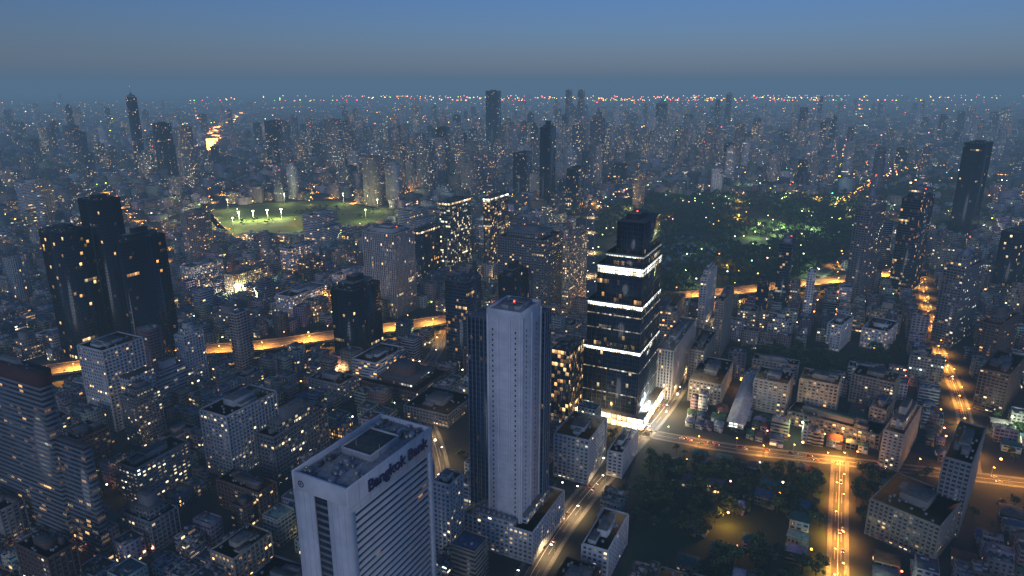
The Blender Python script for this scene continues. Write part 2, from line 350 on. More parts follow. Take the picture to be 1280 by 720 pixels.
# -- bank
def bank():
    cx,cy,w,d,h,rot=solve(365,434,539,612,0,-28,134)
    h-=1.4
    FOOT.append((cx,cy,w,d,rot))
    mb=MB(); W=(.74,.74,.77)
    mb.box(cx,cy,0,w-1.6,d-1.6,h-1,rot,FAC,ROOF,(.05,.06,.08),.77,(.95,.8,.015,1.2),(.14,.15,.17),bay=4,fl=3.7)
    n=31; fl=(h-14)/n
    for k in range(n+1):
        z=k*fl
        for s in(-1,1):
            x,y=loc(cx,cy,rot,s*(w/2-.5),0); mb.box(x,y,z,1.2,d-6,fl*.5,rot,WALL,WALL,W)
    for s in(-1,1):
        for s2 in(-1,1):
            x,y=loc(cx,cy,rot,s*(w/2-.6),s2*(d/2-2)); mb.box(x,y,0,1.5,4,h-8,rot,WALL,WALL,W)
    for s in(-1,1):
        for c0,ww in ((-.31,.38),(.31,.38)):
            x,y=loc(cx,cy,rot,c0*w,s*(d/2-.4)); mb.box(x,y,0,w*ww-.2,1.1,h-8,rot,WALL,WALL,W)
        for k in range(n+1):
            x,y=loc(cx,cy,rot,0,s*(d/2-.7)); mb.box(x,y,k*fl,w*.22,.5,fl*.35,rot,WALL,WALL,(.2,.2,.23))
        for c0 in(-.42,-.31,-.2,.2,.31,.42): # fine vertical cladding joints
            x,y=loc(cx,cy,rot,c0*w,s*(d/2+.16)); mb.box(x,y,0,.15,.04,h-8,rot,WALL,WALL,(.4,.41,.44))
    for s in(-1,1):
        x,y=loc(cx,cy,rot,s*(w/2-.4),0); mb.box(x,y,h-12,1.4,d+.2,13.4,rot,WALL,WALL,W)
        x,y=loc(cx,cy,rot,0,s*(d/2-.4)); mb.box(x,y,h-8,w-2.3,1.4,9.4,rot,WALL,WALL,W)
        for k in range(1,9):
            x,y=loc(cx,cy,rot,s*(w/2+.3),-d/2+k*d/9); mb.box(x,y,h-12,.04,.18,13.3,rot,WALL,WALL,(.3,.31,.34))
        x,y=loc(cx,cy,rot,s*(w/2+.3),0); mb.box(x,y,h-9.2,.05,d,.2,rot,WALL,WALL,(.35,.36,.39))
    mb.box(cx,cy,h-1,w-3,d-3,.3,rot,WALL,ROOF,W,rcol=(.35,.37,.4))
    x,y=loc(cx,cy,rot,0,4); mb.box(x,y,h-.6,w*.55,d*.34,3.2,rot,WALL,ROOF,(.4,.4,.42),rcol=(.09,.1,.09))
    for a,b,ww,dd in((0,-.5,1,.03),(0,.5,1,.03),(-.5,0,.03,1),(.5,0,.03,1)):
        xx,yy=loc(x,y,rot,a*w*.55,b*d*.34); mb.box(xx,yy,h+2.6,w*.55 if ww==1 else .5,d*.34 if dd==1 else .5,.9,rot,WALL,WALL,(.55,.56,.58))
    rr=random.Random(4)
    for i in range(40):
        xx,yy=loc(cx,cy,rot,rr.uniform(-.4,.4)*w,rr.choice([rr.uniform(-.46,-.2),rr.uniform(.3,.46)])*d); g=rr.uniform(.1,.55)
        mb.box(xx,yy,h-.65,rr.uniform(.8,4),rr.uniform(.8,4),rr.uniform(.8,2.6),rot,METAL,METAL,(g,g,g))
    for i in range(9):
        xx,yy=loc(cx,cy,rot,-w*.3+i*w*.07,-d*.12); mb.box(xx,yy,h-.65,.5,8,.6,rot,METAL,METAL,(.4,.4,.42))
    for i in range(4):
        xx,yy=loc(cx,cy,rot,rr.uniform(-.35,.35)*w,rr.uniform(-.4,.45)*d); mb.box(xx,yy,h-.65,.25,.25,7,rot,METAL,METAL,(.4,.4,.42))
    o=mb.obj('bank_headquarters_tower',cx,cy)
    tm,nt,out=newmat('sign_blue'); b=N(nt,'ShaderNodeBsdfPrincipled'); b.inputs['Base Color'].default_value=(.008,.02,.12,1); b.inputs['Roughness'].default_value=.5; nt.links.new(b.outputs[0],out.inputs[0])
    cu=bpy.data.curves.new('sign_letters','FONT'); cu.body='Bangkok Bank'; cu.size=8.6; cu.extrude=.25; cu.offset=.2; cu.align_x='CENTER'; cu.align_y='CENTER'; cu.materials.append(tm)
    t=bpy.data.objects.new('sign_letters',cu); link(t,o)
    lx,ly=loc(0,0,rot,w/2+.7,4); t.location=(lx,ly,h-4.8); t.rotation_euler=(rad(90),0,rot+rad(90))
    def disc(nm,lx,ly,z,r,rotz):
        me=bpy.data.meshes.new(nm); vs=[];fs=[]
        n=24
        for i in range(n):
            a=2*math.pi*i/n
            vs+= [(r*math.cos(a),0,r*math.sin(a)),(r*.72*math.cos(a),0,r*.72*math.sin(a))]
        for i in range(n):
            j=(i+1)%n; fs.append((2*i,2*j,2*j+1,2*i+1))
        b0=len(vs); vs+=[(0,0,r*.6),(-r*.32,0,0),(0,0,-r*.5),(r*.32,0,0)]; fs.append((b0,b0+1,b0+2,b0+3))
        me.from_pydata(vs,[],fs); me.materials.append(tm); q=bpy.data.objects.new(nm,me); q.location=(lx,ly,z); q.rotation_euler=(0,0,rotz); link(q,o)
    a,b_=loc(0,0,rot,-w*.34,-d/2-.45); disc('emblem',a,b_,h-4,1.8,rot)
bank()
def central():
    cx,cy,w,d,h,rot=solve(606,650,678,396,694,-26)
    d=min(d,30)
    mb=MB(); W=(.74,.74,.78)
    FOOT.append((cx,cy,w+34,d+34,rot))
    mb.box(cx,cy,12,w,d,h-12,rot,WALL,ROOF,W,rcol=(.4,.41,.43))
    for lx in (-w/2+1,-w*.17,w*.17,w/2-1):
        x,y=loc(cx,cy,rot,lx,-d/2-.35); mb.box(x,y,12,1.4,.9,h-14,rot,WALL,WALL,(.78,.79,.83))
    for ly in (-d/2+.6,d/2-.6,0):
        x,y=loc(cx,cy,rot,w/2+.35,ly); mb.box(x,y,12,.9,1.1,h-14,rot,WALL,WALL,(.78,.79,.83))
    nf=int((h-30)/3.6)
    for k in range(nf):
        z=24+k*3.6
        for lx in(-w*.33,w*.33):
            x,y=loc(cx,cy,rot,lx,-d/2-.03); mb.box(x,y,z,1.0,.2,1.4,rot,WALL,WALL,(.05,.06,.08))
        for ly in(-d*.25,d*.25):
            x,y=loc(cx,cy,rot,w/2+.03,ly); mb.box(x,y,z,.2,1.0,1.4,rot,WALL,WALL,(.05,.06,.08))
        x,y=loc(cx,cy,rot,0,-d/2-.01); mb.box(x,y,z-1.2,w-2,.12,.12,rot,WALL,WALL,(.5,.51,.55))
        x,y=loc(cx,cy,rot,w/2+.01,0); mb.box(x,y,z-1.2,.12,d-2,.12,rot,WALL,WALL,(.5,.51,.55))
    def glass(lx,ly,ww,dd,hh,seed):
        gx,gy=loc(cx,cy,rot,lx,ly)
        mb.box(gx,gy,12,ww,dd,hh-12,rot,FAC,ROOF,(.05,.085,.14),seed,(.82,.8,.008,1.0),(.15,.16,.18),bay=1.8,fl=3.7,vb=12)
        nx=max(2,int(ww/2.6))
        for k in range(nx+1):
            for s in(-1,1):
                x,y=loc(gx,gy,rot,-ww/2+k*ww/nx,s*(dd/2+.1)); mb.box(x,y,12,.4,.8,hh-11.5,rot,WALL,WALL,(.17,.22,.31))
        ny=max(2,int(dd/2.6))
        for k in range(ny+1):
            for s in(-1,1):
                x,y=loc(gx,gy,rot,s*(ww/2+.1),-dd/2+k*dd/ny); mb.box(x,y,12,.8,.4,hh-11.5,rot,WALL,WALL,(.17,.22,.31))
    glass(-w/2-9,3,18,d-8,h-9,.31)
    glass(-1,d/2+5,w+8,10,h-7,.41)
    glass(-w/2-4,d/2+2,10,12,h-4,.51)
    for a,b,ww,dd in((0,-.5,w,.6),(0,.5,w,.6),(-.5,0,.6,d-1.2),(.5,0,.6,d-1.2)):
        x,y=loc(cx,cy,rot,a*(w-.6),b*(d-.6)); mb.box(x,y,h,ww,dd,1.8,rot,WALL,WALL,W)
    mb.box(cx,cy,h,w*.5,d*.4,2.2,rot,WALL,ROOF,(.45,.46,.48)); roofstuff(mb,cx,cy,w,d,h-1.4,rot,(.4,.4,.42),random.Random(3),5)
    red(mb,cx,cy,h+3)
    px,py=loc(cx,cy,rot,-2,6)
    tower(mb,px,py,w+28,d+26,24,rot,'white',.45,2,litm=.6)
    x,y=loc(cx,cy,rot,-6,-d/2-3.6); mb.box(x,y,24.1,w+8,6,4,rot,FAC,ROOF,(.5,.5,.52),.6,(.6,.5,.05,1.5),rcol=(.3,.3,.31),vb=24)
    for k in range(7):
        x,y=loc(cx,cy,rot,-w/2-6+k*4,-d/2-3.6); mb.box(x,y,28.2,2.6,2.6,1.6,rot,METAL,METAL,(.4,.4,.4))
    mb.obj('white_shaft_office_tower',cx,cy)
central()
def terrace():
    cx,cy,w,d,h,rot=solve(730,800,827,440,533,-26)
    nx,ny=loc(cx,cy,rot,w/2,-d/2)
    FOOT.append((cx,cy,w+8,d+14,rot))
    mb=MB(); c=(.06,.085,.11)
    H=[h,h+44,h+79,h+90,h+119]
    ins=[(0,0),(3,2),(12,3),(20,5),(30,9)]
    z=0
    for i,(hh,(il,ib)) in enumerate(zip(H,ins)):
        ww=w-il; dd=d-ib*1.6; off=(i*.8)
        x,y=loc(nx,ny,rot,-ww/2-off,dd/2+off)
        mb.box(x,y,z,ww,dd,hh-z,rot,FAC,ROOF,c,.13+i*.1,(.97,.93,.012 if i<4 else .002,.9),(.1,.11,.12),bay=2.4,fl=4.2,vb=z)
        for k in range(int(ww/4.8)+1):
            xx,yy=loc(x,y,rot,-ww/2+k*4.8,-dd/2-.1); mb.box(xx,yy,z,.22,.5,hh-z,rot,METAL,METAL,(.12,.14,.16))
        for k in range(int(dd/4.8)+1):
            xx,yy=loc(x,y,rot,ww/2+.1,-dd/2+k*4.8); mb.box(xx,yy,z,.5,.22,hh-z,rot,METAL,METAL,(.12,.14,.16))
        for k in range(1,int((hh-z)/4.2)): # floor lines in the curtain wall
            mb.box(x,y,z+k*4.2-.12,ww+.16,dd+.16,.25,rot,METAL,METAL,(.1,.13,.16))
        if i in(0,1):
            for kk,(zz,st) in enumerate(((.38,.5),(.7,.8))):
                mb.box(x,y,z+(hh-z)*zz,ww+.22,dd+.22,1.3,rot,FAC,FAC,c,.9,(.96,.9,.6,st*1.4),bay=2.4,fl=1.3,vb=z+(hh-z)*zz)
        if i<4:
            bh=[2.6,3.2,6.5,1.5][i]; z1=hh-bh-1.5
            mb.box(x,y,z1,ww+.5,dd+.5,bh,rot,FAC,WALL,(.3,.32,.3),.866,(1,1,1.2,14 if i!=3 else 4),bay=2.4,fl=bh,vb=z1-bh)
            mb.box(x,y,z1+bh-.6,ww+.8,dd+.8,.55,rot,EM,WALL,(3.2,3.6,3.6) if i<3 else (.8,1,1))
            for k in range(int(ww/2.4)+1):
                xx,yy=loc(x,y,rot,-ww/2+k*2.4,-dd/2-.45); mb.box(xx,yy,z1,.35,.5,bh,rot,WALL,WALL,(.1,.1,.1))
            for k in range(int(dd/2.4)+1):
                xx,yy=loc(x,y,rot,ww/2+.45,-dd/2+k*2.4); mb.box(xx,yy,z1,.5,.35,bh,rot,WALL,WALL,(.1,.1,.1))
            if i==2: mb.box(x,y,z1+bh*.48,ww+1.2,dd+1.2,.7,rot,WALL,WALL,(.1,.1,.1))
            mb.box(x,y,hh-1.5,ww+1,dd+1,1.5,rot,WALL,ROOF,(.15,.16,.17),rcol=(.08,.09,.09))
        z=hh
    xx,yy=loc(x,y,rot,-ww*.1,0); mb.box(xx,yy,z,ww*.5,dd*.5,5,rot,WALL,ROOF,(.03,.03,.03)); red(mb,xx,yy,z+5)
    px,py=loc(cx,cy,rot,2,3)
    mb.box(px,py,0,w+12,d+18,11,rot,FAC,ROOF,(.1,.1,.1),.46,(.85,.85,.95,14),(.12,.12,.12),bay=5,fl=5.5)
    mb.box(px,py,11,w+13,d+19,.8,rot,WALL,ROOF,(.4,.4,.4),rcol=(.15,.15,.15))
    mb.obj('terraced_glass_tower',cx,cy)
terrace()
def crowned():
    cx,cy,w,d,h,rot=solve(217,228,252,412,492,-26); FOOT.append((cx,cy,w,d,rot)); mb=MB()
    tower(mb,cx,cy,w,d,h-8,rot,'white',.2,2)
    for k in range(3): mb.box(cx,cy,h-8,w*.8,w*.46,9,rot+k*math.pi/3,WALL,ROOF,(.6,.6,.62),rcol=(.4,.4,.4))
    mb.obj('round_crowned_tower',cx,cy)
crowned()
# ------------------------------------------------------------ zones
def inpoly(x,y,P):
    c=False; j=len(P)-1
    for i in range(len(P)):
        xi,yi=P[i]; xj,yj=P[j]
        if (yi>y)!=(yj>y) and x<(xj-xi)*(y-yi)/(yj-yi)+xi: c=not c
        j=i
    return c
PARK=[G(*p) for p in ((748,260),(820,244),(1000,246),(1075,256),(1068,322),(1030,350),(985,358),(900,366),(820,370),(748,376),(736,330))]
GARD=[G(*p) for p in ((800,575),(900,582),(1035,590),(1030,650),(1036,735),(770,735),(795,650))]
GARD2=[G(*p) for p in ((905,440),(1130,440),(1140,468),(940,472))]
GARD3=[G(*p) for p in ((1000,255),(1150,208),(1250,225),(1230,300),(1080,310))]
GARD4=[G(*p) for p in ((1060,590),(1180,600),(1190,660),(1075,660))]
RC=G(368,270); RCa,RCb=250,235
TREEZ=[(PARK,1.0),(GARD,.95),(GARD2,.9),(GARD3,.8),(GARD4,.6)]
# ------------------------------------------------------------ roads
M_ASPH=simple('asphalt',(.055,.055,.056),.7,(.038,.038,.04),.3); M_PAVE=simple('paving',(.2,.19,.18),.85,(.13,.13,.125),.8)
M_DECK=simple('concrete_carriageway',(.16,.155,.15),.75,(.11,.108,.1),.25)
M_CONC=simple('concrete',(.3,.29,.28),.8,(.2,.2,.19),.5)
M_PAINT=simple('road_paint',(.75,.75,.72),.6,(.5,.5,.48),2)
ROADS=[]
def smooth(P,step=12):
    out=[]
    Q=[P[0]]+P+[P[-1]]
    for i in range(1,len(Q)-2):
        p0,p1,p2,p3=[Vector(q) for q in Q[i-1:i+3]]; L=(p2-p1).length; n=max(1,int(L/step))
        for k in range(n):
            t=k/n; out.append(.5*((2*p1)+(p2-p0)*t+(2*p0-5*p1+4*p2-p3)*t*t+(-p0+3*p1-3*p2+p3)*t*t*t))
    out.append(Vector(P[-1])); return out
def ribbon(name,C,o0,o1,z,mat,parent,thick=0,dash=None):
    vs=[];fs=[]; n=len(C)
    for i in range(n):
        t=(C[min(i+1,n-1)]-C[max(i-1,0)]).normalized(); nn=Vector((t.y,-t.x))
        for o in(o0,o1): p=C[i]+nn*o; vs.append((p.x,p.y,z))
        if thick:
            for o in(o0,o1): p=C[i]+nn*o; vs.append((p.x,p.y,z-thick))
    st=4 if thick else 2
    for i in range(n-1):
        if dash and i%2: continue
        a=i*st; b=a+st; fs.append((a,a+1,b+1,b))
        if thick: fs+=[(a+2,a,b,b+2),(a+1,a+3,b+3,b+1)]
    me=bpy.data.meshes.new(name); me.from_pydata(vs,[],fs); me.materials.append(mat); o=bpy.data.objects.new(name,me); link(o,parent); return o
def lampmesh(c):
    mb=MB(); g=(.25,.25,.26)
    mb.box(0,0,0,.3,.3,9,0,METAL,METAL,g,tx=.5,ty=.5); mb.box(1.1,0,8.9,2.4,.14,.14,0,METAL,METAL,g); mb.box(2.3,0,8.75,1.3,.5,.25,0,METAL,METAL,g); mb.box(2.3,0,8.45,1.2,.8,.3,0,EM,EM,c)
    return mb.mesh('street_lamp')
LM_O=lampmesh((28,10,1.6)); LM_W=lampmesh((20,18,13))
LD={}
def plight(name,x,y,z,pw,c,parent=None,r=1.0,spot=False):
    k=(pw,c,r,spot)
    if k not in LD:
        l=bpy.data.lights.new('lamp_light','SPOT' if spot else 'POINT'); l.energy=pw; l.color=c; l.shadow_soft_size=r
        if spot: l.spot_size=rad(150); l.spot_blend=.5
        LD[k]=l
    o=bpy.data.objects.new(name,LD[k]); o.location=(x,y,z); return link(o,parent)
ORG=(1,.4,.06); WRM=(1,.64,.28); GRN=(.8,1,.5); WHT=(.95,.97,.85)
def road(name,px,width,power=0,spacing=30,color=ORG,mk=True,pave=3,clear=0,z=0.0,every=1,lh=9.5,off=4.3):
    C=smooth([G(*p) for p in px]); e=empty(name)
    ribbon('carriageway',C,-width/2,width/2,z+.03,M_ASPH if z==0 else M_DECK,e)
    for s in(-1,1):
        a,b=s*width/2,s*(width/2+(pave if z==0 else .5)); ribbon('pavement' if z==0 else 'barrier',C,min(a,b),max(a,b),z+(.15 if z==0 else 1.0),M_PAVE if z==0 else M_CONC,e,thick=.15 if z==0 else 2.6)
    if z>0:
        ribbon('deck',C,-width/2,width/2,z-.05,M_CONC,e,thick=1.5)
        pm=MB()
        for i in range(1,len(C)-1,3):
            t=(C[i+1]-C[i]).normalized(); pm.box(C[i].x,C[i].y,0,2.2,6,z-3.2,math.atan2(t.y,t.x),WALL,WALL,(.3,.3,.29)); pm.box(C[i].x,C[i].y,z-3.2,2.6,width*.8,1.65,math.atan2(t.y,t.x),WALL,WALL,(.3,.3,.29))
        pm.obj('piers',0,0,e)
    if mk:
        ribbon('centre_line',C,-.15,.15,z+.036,M_PAINT,e)
        for o in(-width/4,width/4): ribbon('lane_dashes',C,o-.08,o+.08,z+.036,M_PAINT,e,dash=True)
    ROADS.append((C,width/2+pave+clear))
    if power:
        acc=0; side=1; cnt=0
        for i in range(1,len(C)):
            acc+=(C[i]-C[i-1]).length
            if acc>=spacing:
                acc=0; p=C[i]; t=(C[i]-C[i-1]).normalized(); nn=Vector((t.y,-t.x)); cnt+=1
                side=-side; q=p+nn*side*(width/2+.8)
                me=LM_O if color==ORG else LM_W
                lo=bpy.data.objects.new('street_lamp',me); ang=math.atan2(-nn.y*side,-nn.x*side); lo.location=(q.x,q.y,z+.15); lo.rotation_euler=(0,0,ang); link(lo)
                if cnt%every==0: plight('lamp_light',off,0,lh,float(round(power*R.uniform(.6,1.4)/4000)*4000+2000),color,lo,1.0,True)
    return C
C1=road('expressway',[(-60,486),(60,470),(150,458),(250,445),(330,438),(400,428),(480,417),(560,405),(640,394),(730,386),(820,377),(900,371),(990,361),(1070,352),(1150,340)],32,190000,22,every=2,clear=16,z=7,lh=13,off=6)
C2=road('side_street',[(1046,760),(1047,700),(1048,640),(1050,576)],8,60000,14,every=2,clear=1)
C3=road('avenue',[(800,540),(855,550),(920,561),(1050,576),(1150,588),(1300,606)],11,32000,20,every=2,clear=1)
C4=road('main_street',[(640,760),(690,675),(738,612),(790,556),(822,520),(850,480),(870,440),(884,420),(900,372)],14,20000,20,WRM,every=2)
C5=road('boulevard',[(1152,350),(1157,380),(1165,410),(1176,445),(1192,480),(1205,520),(1215,590)],8,52000,22,every=2)
C6=road('highway',[(240,200),(262,178),(270,166),(282,155),(300,142)],46,500000,130,mk=False,clear=90)
C7=road('avenue',[(130,235),(150,255),(172,275),(200,300),(215,340)],16,90000,50,mk=False,every=2)
C8=road('avenue',[(560,404),(545,440),(520,480),(545,560),(560,640)],10,14000,30,WRM,every=2)
C9=road('avenue',[(480,262),(430,252),(370,238),(300,236),(262,262),(300,300),(380,312)],14,90000,60,mk=False,every=2)
C10=road('avenue',[(1010,352),(1090,310),(1200,300),(1320,305)],16,80000,60,mk=False,every=2)
C11=road('avenue',[(740,386),(738,300),(745,262),(800,240)],14,60000,55,WRM,mk=False,every=3)
C12=road('avenue',[(1040,262),(1075,240),(1130,215),(1230,205)],18,50000,90,mk=False,every=3)
def onroad(x,y,m):
    for C,hw in ROADS:
        for p in C:
            if abs(p.x-x)<hw+m and abs(p.y-y)<hw+m and (p.x-x)**2+(p.y-y)**2<(hw+m)**2: return True
    return False
def onfoot(x,y,m):
    for cx,cy,w,d,rot in FOOT:
        dx,dy=x-cx,y-cy
        if abs(dx)>120 or abs(dy)>120: continue
        c,s=math.cos(rot),math.sin(rot); lx=dx*c+dy*s; ly=-dx*s+dy*c
        if abs(lx)<w/2+m and abs(ly)<d/2+m: return True
    return False
# larger mid-rise blocks that break up the fine-grained fabric
g0=rad(-26); nb=0; tries=0
while nb<95 and tries<900:
    tries+=1
    y=R.uniform(300,1450); x=R.uniform(-.85,.85)*y
    if x*x+y*y<330**2 or (x>90 and y<600): continue
    w,d=R.uniform(26,50),R.uniform(15,24); rot=g0+R.choice([0,math.pi/2])+rad(R.uniform(-5,5))
    if any(inpoly(x,y,P) for P in (PARK,GARD,GARD2,GARD4)): continue
    if ((x-RC[0])/(RCa+40))**2+((y-RC[1])/(RCb+40))**2<1: continue
    if onfoot(x,y,w*.5+9) or onroad(x,y,w*.5+1): continue
    lz=(-.52<x/y<-.1 and y>1250) or (.08<x/y<.5 and y>950)
    h=R.uniform(11,15) if lz else R.choice([R.uniform(14,24),R.uniform(20,38)])
    FOOT.append((x,y,w,d,rot)); mb=MB(); s=R.choice(['white','conc','cream','brown','grey','apt','band','apt','cream','conc'])
    seed=R.random(); tower(mb,x,y,w,d,h,rot,s,seed,2 if y<1000 else 1,litm=R.choice([.5,1,1,2.5]))
    if R.random()<.4:
        xx,yy=loc(x,y,rot,w*.3,-d*.5-7); FOOT.append((xx,yy,14,14,rot)); tower(mb,xx,yy,w*.3,13,h*.8,rot,s,seed,1)
    mb.obj('midrise_block',x,y); nb+=1
# ------------------------------------------------------------ trees
M_LEAF=attr_mat('foliage','col',.7,0,.05,.9); M_BARK=simple('bark',(.09,.06,.04),.9)
def treemesh(seed):
    r=random.Random(seed); vs=[];fs=[];cl=[];mi=[]
    def tube(a,b,r0,r1,n=6):
        a=Vector(a);b=Vector(b); ax=(b-a).normalized(); u=ax.orthogonal().normalized(); v=ax.cross(u); k=len(vs)
        for p,rr in((a,r0),(b,r1)):
            for i in range(n):
                t=2*math.pi*i/n; q=p+u*rr*math.cos(t)+v*rr*math.sin(t); vs.append(tuple(q)); cl.append((.08,.06,.04,1))
        for i in range(n): fs.append((k+i,k+(i+1)%n,k+n+(i+1)%n,k+n+i)); mi.append(1)
    H=r.uniform(9,13); tube((0,0,0),(r.uniform(-.5,.5),r.uniform(-.5,.5),H*.45),.4,.28)
    lobes=[]
    for i in range(9):
        a=i*2*math.pi/9+r.uniform(-.4,.4); rr=r.uniform(1.2,4.6); z=H*.62+r.uniform(-.5,1)*2.2+(4.6-rr)*.5
        c=(rr*math.cos(a),rr*math.sin(a),z); lobes.append((c,r.uniform(1.3,2.3)))
        if i%2==0: tube((0,0,H*.4),tuple(x*.85 for x in c),.2,.07,5)
    lobes.append(((0,0,H*.85),2.3))
    tone=r.uniform(.75,1.25)
    for c,rd in lobes:
        g=r.uniform(.55,1.5)*tone
        for k in range(30):
            d=Vector((r.gauss(0,1),r.gauss(0,1),r.gauss(0,1)*.75)).normalized()*rd*r.uniform(.55,1.12)
            p=Vector(c)+d; n=(d.normalized()+Vector((r.uniform(-.7,.7),r.uniform(-.7,.7),r.uniform(-.2,.9)))).normalized(); u=n.orthogonal().normalized(); v=n.cross(u); s=r.uniform(.35,.75)
            b=len(vs); gg=g*r.uniform(.7,1.3)
            for q in((-s,-s*.6),(s*.2,-s),(s,s*.5),(-s*.3,s)): vs.append(tuple(p+u*q[0]+v*q[1])); cl.append((.058*gg,.105*gg,.034*gg,1))
            fs.append((b,b+1,b+2,b+3)); mi.append(0)
    me=bpy.data.meshes.new('tree'); me.from_pydata(vs,[],fs); me.materials.append(M_LEAF); me.materials.append(M_BARK); me.polygons.foreach_set('material_index',mi)
    a=me.attributes.new('col','FLOAT_COLOR','POINT'); a.data.foreach_set('color',[x for c in cl for x in c]); return me
TM=[treemesh(i) for i in range(7)]
def tree(x,y,parent=None,s=None):
    o=bpy.data.objects.new('tree',R.choice(TM)); s=s or R.uniform(.7,1.25); o.location=(x,y,0); o.scale=(s,s,s*R.uniform(.85,1.15)); o.rotation_euler=(0,0,R.uniform(0,6.28)); link(o,parent)
PT_=empty('park_trees'); GT=empty('garden_trees')
for Z,dn in TREEZ:
    xs=[p[0] for p in Z]; ys=[p[1] for p in Z]; far=min(ys)>900; st=13.5 if far else 9.5
    if Z is GARD3: st=20
    x=min(xs)
    while x<max(xs):
        y=min(ys)
        while y<max(ys):
            px,py=x+R.uniform(-5,5),y+R.uniform(-5,5)
            cl=noise.noise(Vector((px*.009,py*.009,3)))
            if R.random()<dn and cl>(-.2 if far else -.22) and inpoly(px,py,Z) and not onroad(px,py,3) and not onfoot(px,py,5): tree(px,py,PT_ if far else GT,s=R.uniform(.7,1.65) if far else None)
            y+=st
        x+=st
for k in range(200):
    i=R.randint(1,len(C1)-2); t=(C1[i+1]-C1[i]).normalized(); nn=Vector((t.y,-t.x)); p=C1[i]+nn*R.choice([-1,1])*R.uniform(25,34)
    if not onfoot(p.x,p.y,5): tree(p.x,p.y,GT,R.uniform(.4,.75))
# ------------------------------------------------------------ fill city
PC=[(.55,.56,.58),(.5,.47,.42),(.35,.33,.3),(.22,.21,.21),(.62,.62,.62),(.4,.34,.26),(.3,.32,.35),(.45,.47,.5),(.42,.34,.25),(.15,.15,.16),(.28,.2,.16),(.5,.45,.36)]
RCOL=[(.12,.12,.125),(.2,.2,.21),(.28,.29,.3),(.08,.085,.09),(.16,.13,.12),(.1,.13,.16),(.35,.36,.38),(.05,.1,.07),(.06,.1,.2),(.2,.08,.06)]
HCOL=[(.05,.14,.1),(.05,.12,.14),(.3,.32,.34),(.4,.42,.44),(.06,.1,.2),(.12,.12,.13),(.2,.09,.06),(.16,.17,.18),(.08,.16,.12)]
def fillb(mb,x,y,w,d,h,rot,near):
    house=near and h<9.5
    seed=R.random(); col=tuple(c*R.uniform(.7,1.05) for c in R.choice(PC)); rc=tuple(c*R.uniform(.8,1.3) for c in R.choice(HCOL if house else RCOL))
    lit=R.choice([-.09,-.06,-.03,.0,.02,.04,.08,.2]); wx=R.choice([.5,.6,.8,1.0]); wy=R.choice([.4,.5,.6])
    mb.box(x,y,0,w,d,h,rot,FAC,ROOF,col,seed,(wx,wy,lit,R.uniform(.9,2.8)),rc,bay=R.choice([2.5,3.5,4.5]),fl=3.3)
    if house:
        mb.box(x,y,h,w+1.4,d+1.4,R.uniform(1.8,3),rot,ROOF,ROOF,col,rcol=rc,tx=R.choice([.1,.6]),ty=R.choice([.05,.1]))
        if R.random()<.6:
            xx,yy=loc(x,y,rot,w*.35,-d*.4); mb.box(xx,yy,0,w*.4,d*.5,h*.6,rot,WALL,ROOF,col,rcol=rc); mb.box(xx,yy,h*.6,w*.4+1,d*.5+1,1.3,rot,ROOF,ROOF,col,rcol=rc,tx=.3,ty=.1)
    elif near:
        t=.3
        for sx,sy,ww,dd in((0,-1,w+.1,t),(0,1,w+.1,t),(-1,0,t,d-.7),(1,0,t,d-.7)):
            xx,yy=loc(x,y,rot,sx*(w/2-t/2),sy*(d/2-t/2)); mb.box(xx,yy,h,ww,dd,1.0,rot,WALL,WALL,col)
        for i in range(R.randint(2,7)):
            xx,yy=loc(x,y,rot,R.uniform(-.36,.36)*w,R.uniform(-.36,.36)*d); s=R.uniform(.8,4.5); g=R.uniform(.1,.5)
            mb.box(xx,yy,h+.01,s,R.uniform(.8,4),R.uniform(.8,3),rot,WALL,ROOF,(g,g,g*1.03),rcol=R.choice(RCOL+HCOL))
        n=int(h/3.3)
        for k in range(1,n+1):
            if h>10 and k*3.3<h-.4: mb.box(x,y,k*3.3-.2,w+.5,d+.5,.3,rot,WALL,WALL,col)
        if R.random()<.5:
            xx,yy=loc(x,y,rot,0,-d/2-.8); mb.box(xx,yy,3,w*.9,1.8,.2,rot,ROOF,ROOF,rcol=R.choice(RCOL))
    else:
        mb.box(*loc(x,y,rot,w*R.uniform(-.2,.2),d*R.uniform(-.2,.2)),h,w*R.uniform(.2,.5),d*R.uniform(.2,.5),R.uniform(1.5,4),rot,WALL,ROOF,col,rcol=R.choice(RCOL))
def split(mb,x,y,w,d,h,rot,near):
    if near and h<9.5:
        if R.random()<.5:
            for k in(-1,1):
                xx,yy=loc(x,y,rot,k*w*.27,R.uniform(-2,2)); fillb(mb,xx,yy,w*.42,d*R.uniform(.5,.75),h*R.uniform(.7,1),rot+rad(R.uniform(-6,6)),near)
        else: fillb(mb,x,y,w*.8,d*.8,h,rot,near)
    elif near and h<20 and R.random()<.55:
        n=R.choice([2,3,4]); 
        for k in range(n):
            xx,yy=loc(x,y,rot,-w/2+(k+.5)*w/n,R.uniform(-1,1)); fillb(mb,xx,yy,w/n-.15,d*R.uniform(.85,1),max(9.6,h+R.choice([-3.3,0,0,3.3])),rot,near)
    else: fillb(mb,x,y,w,d,h,rot,near)
ex=(math.cos(g0),math.sin(g0)); ey=(-ex[1],ex[0])
def blocked(x,y,m):
    if ((x-RC[0])/(RCa+15))**2+((y-RC[1])/(RCb+15))**2<1: return 1
    if onfoot(x,y,m) or onroad(x,y,m): return 1
    return 0
glow=MB()
def lampdot(x,y,z,s,c): glow.box(x,y,z,s,s,s*.8,0,EM,EM,c)
STY=['white','band','conc','grey','apt','dark','blue','cream','vert','apt','grey','conc','darkband']
def lowzone(x,y):
    ax=x/y
    return (-.52<ax<-.1 and 1250<y<1700) or (.08<ax<.5 and 950<y<1250)
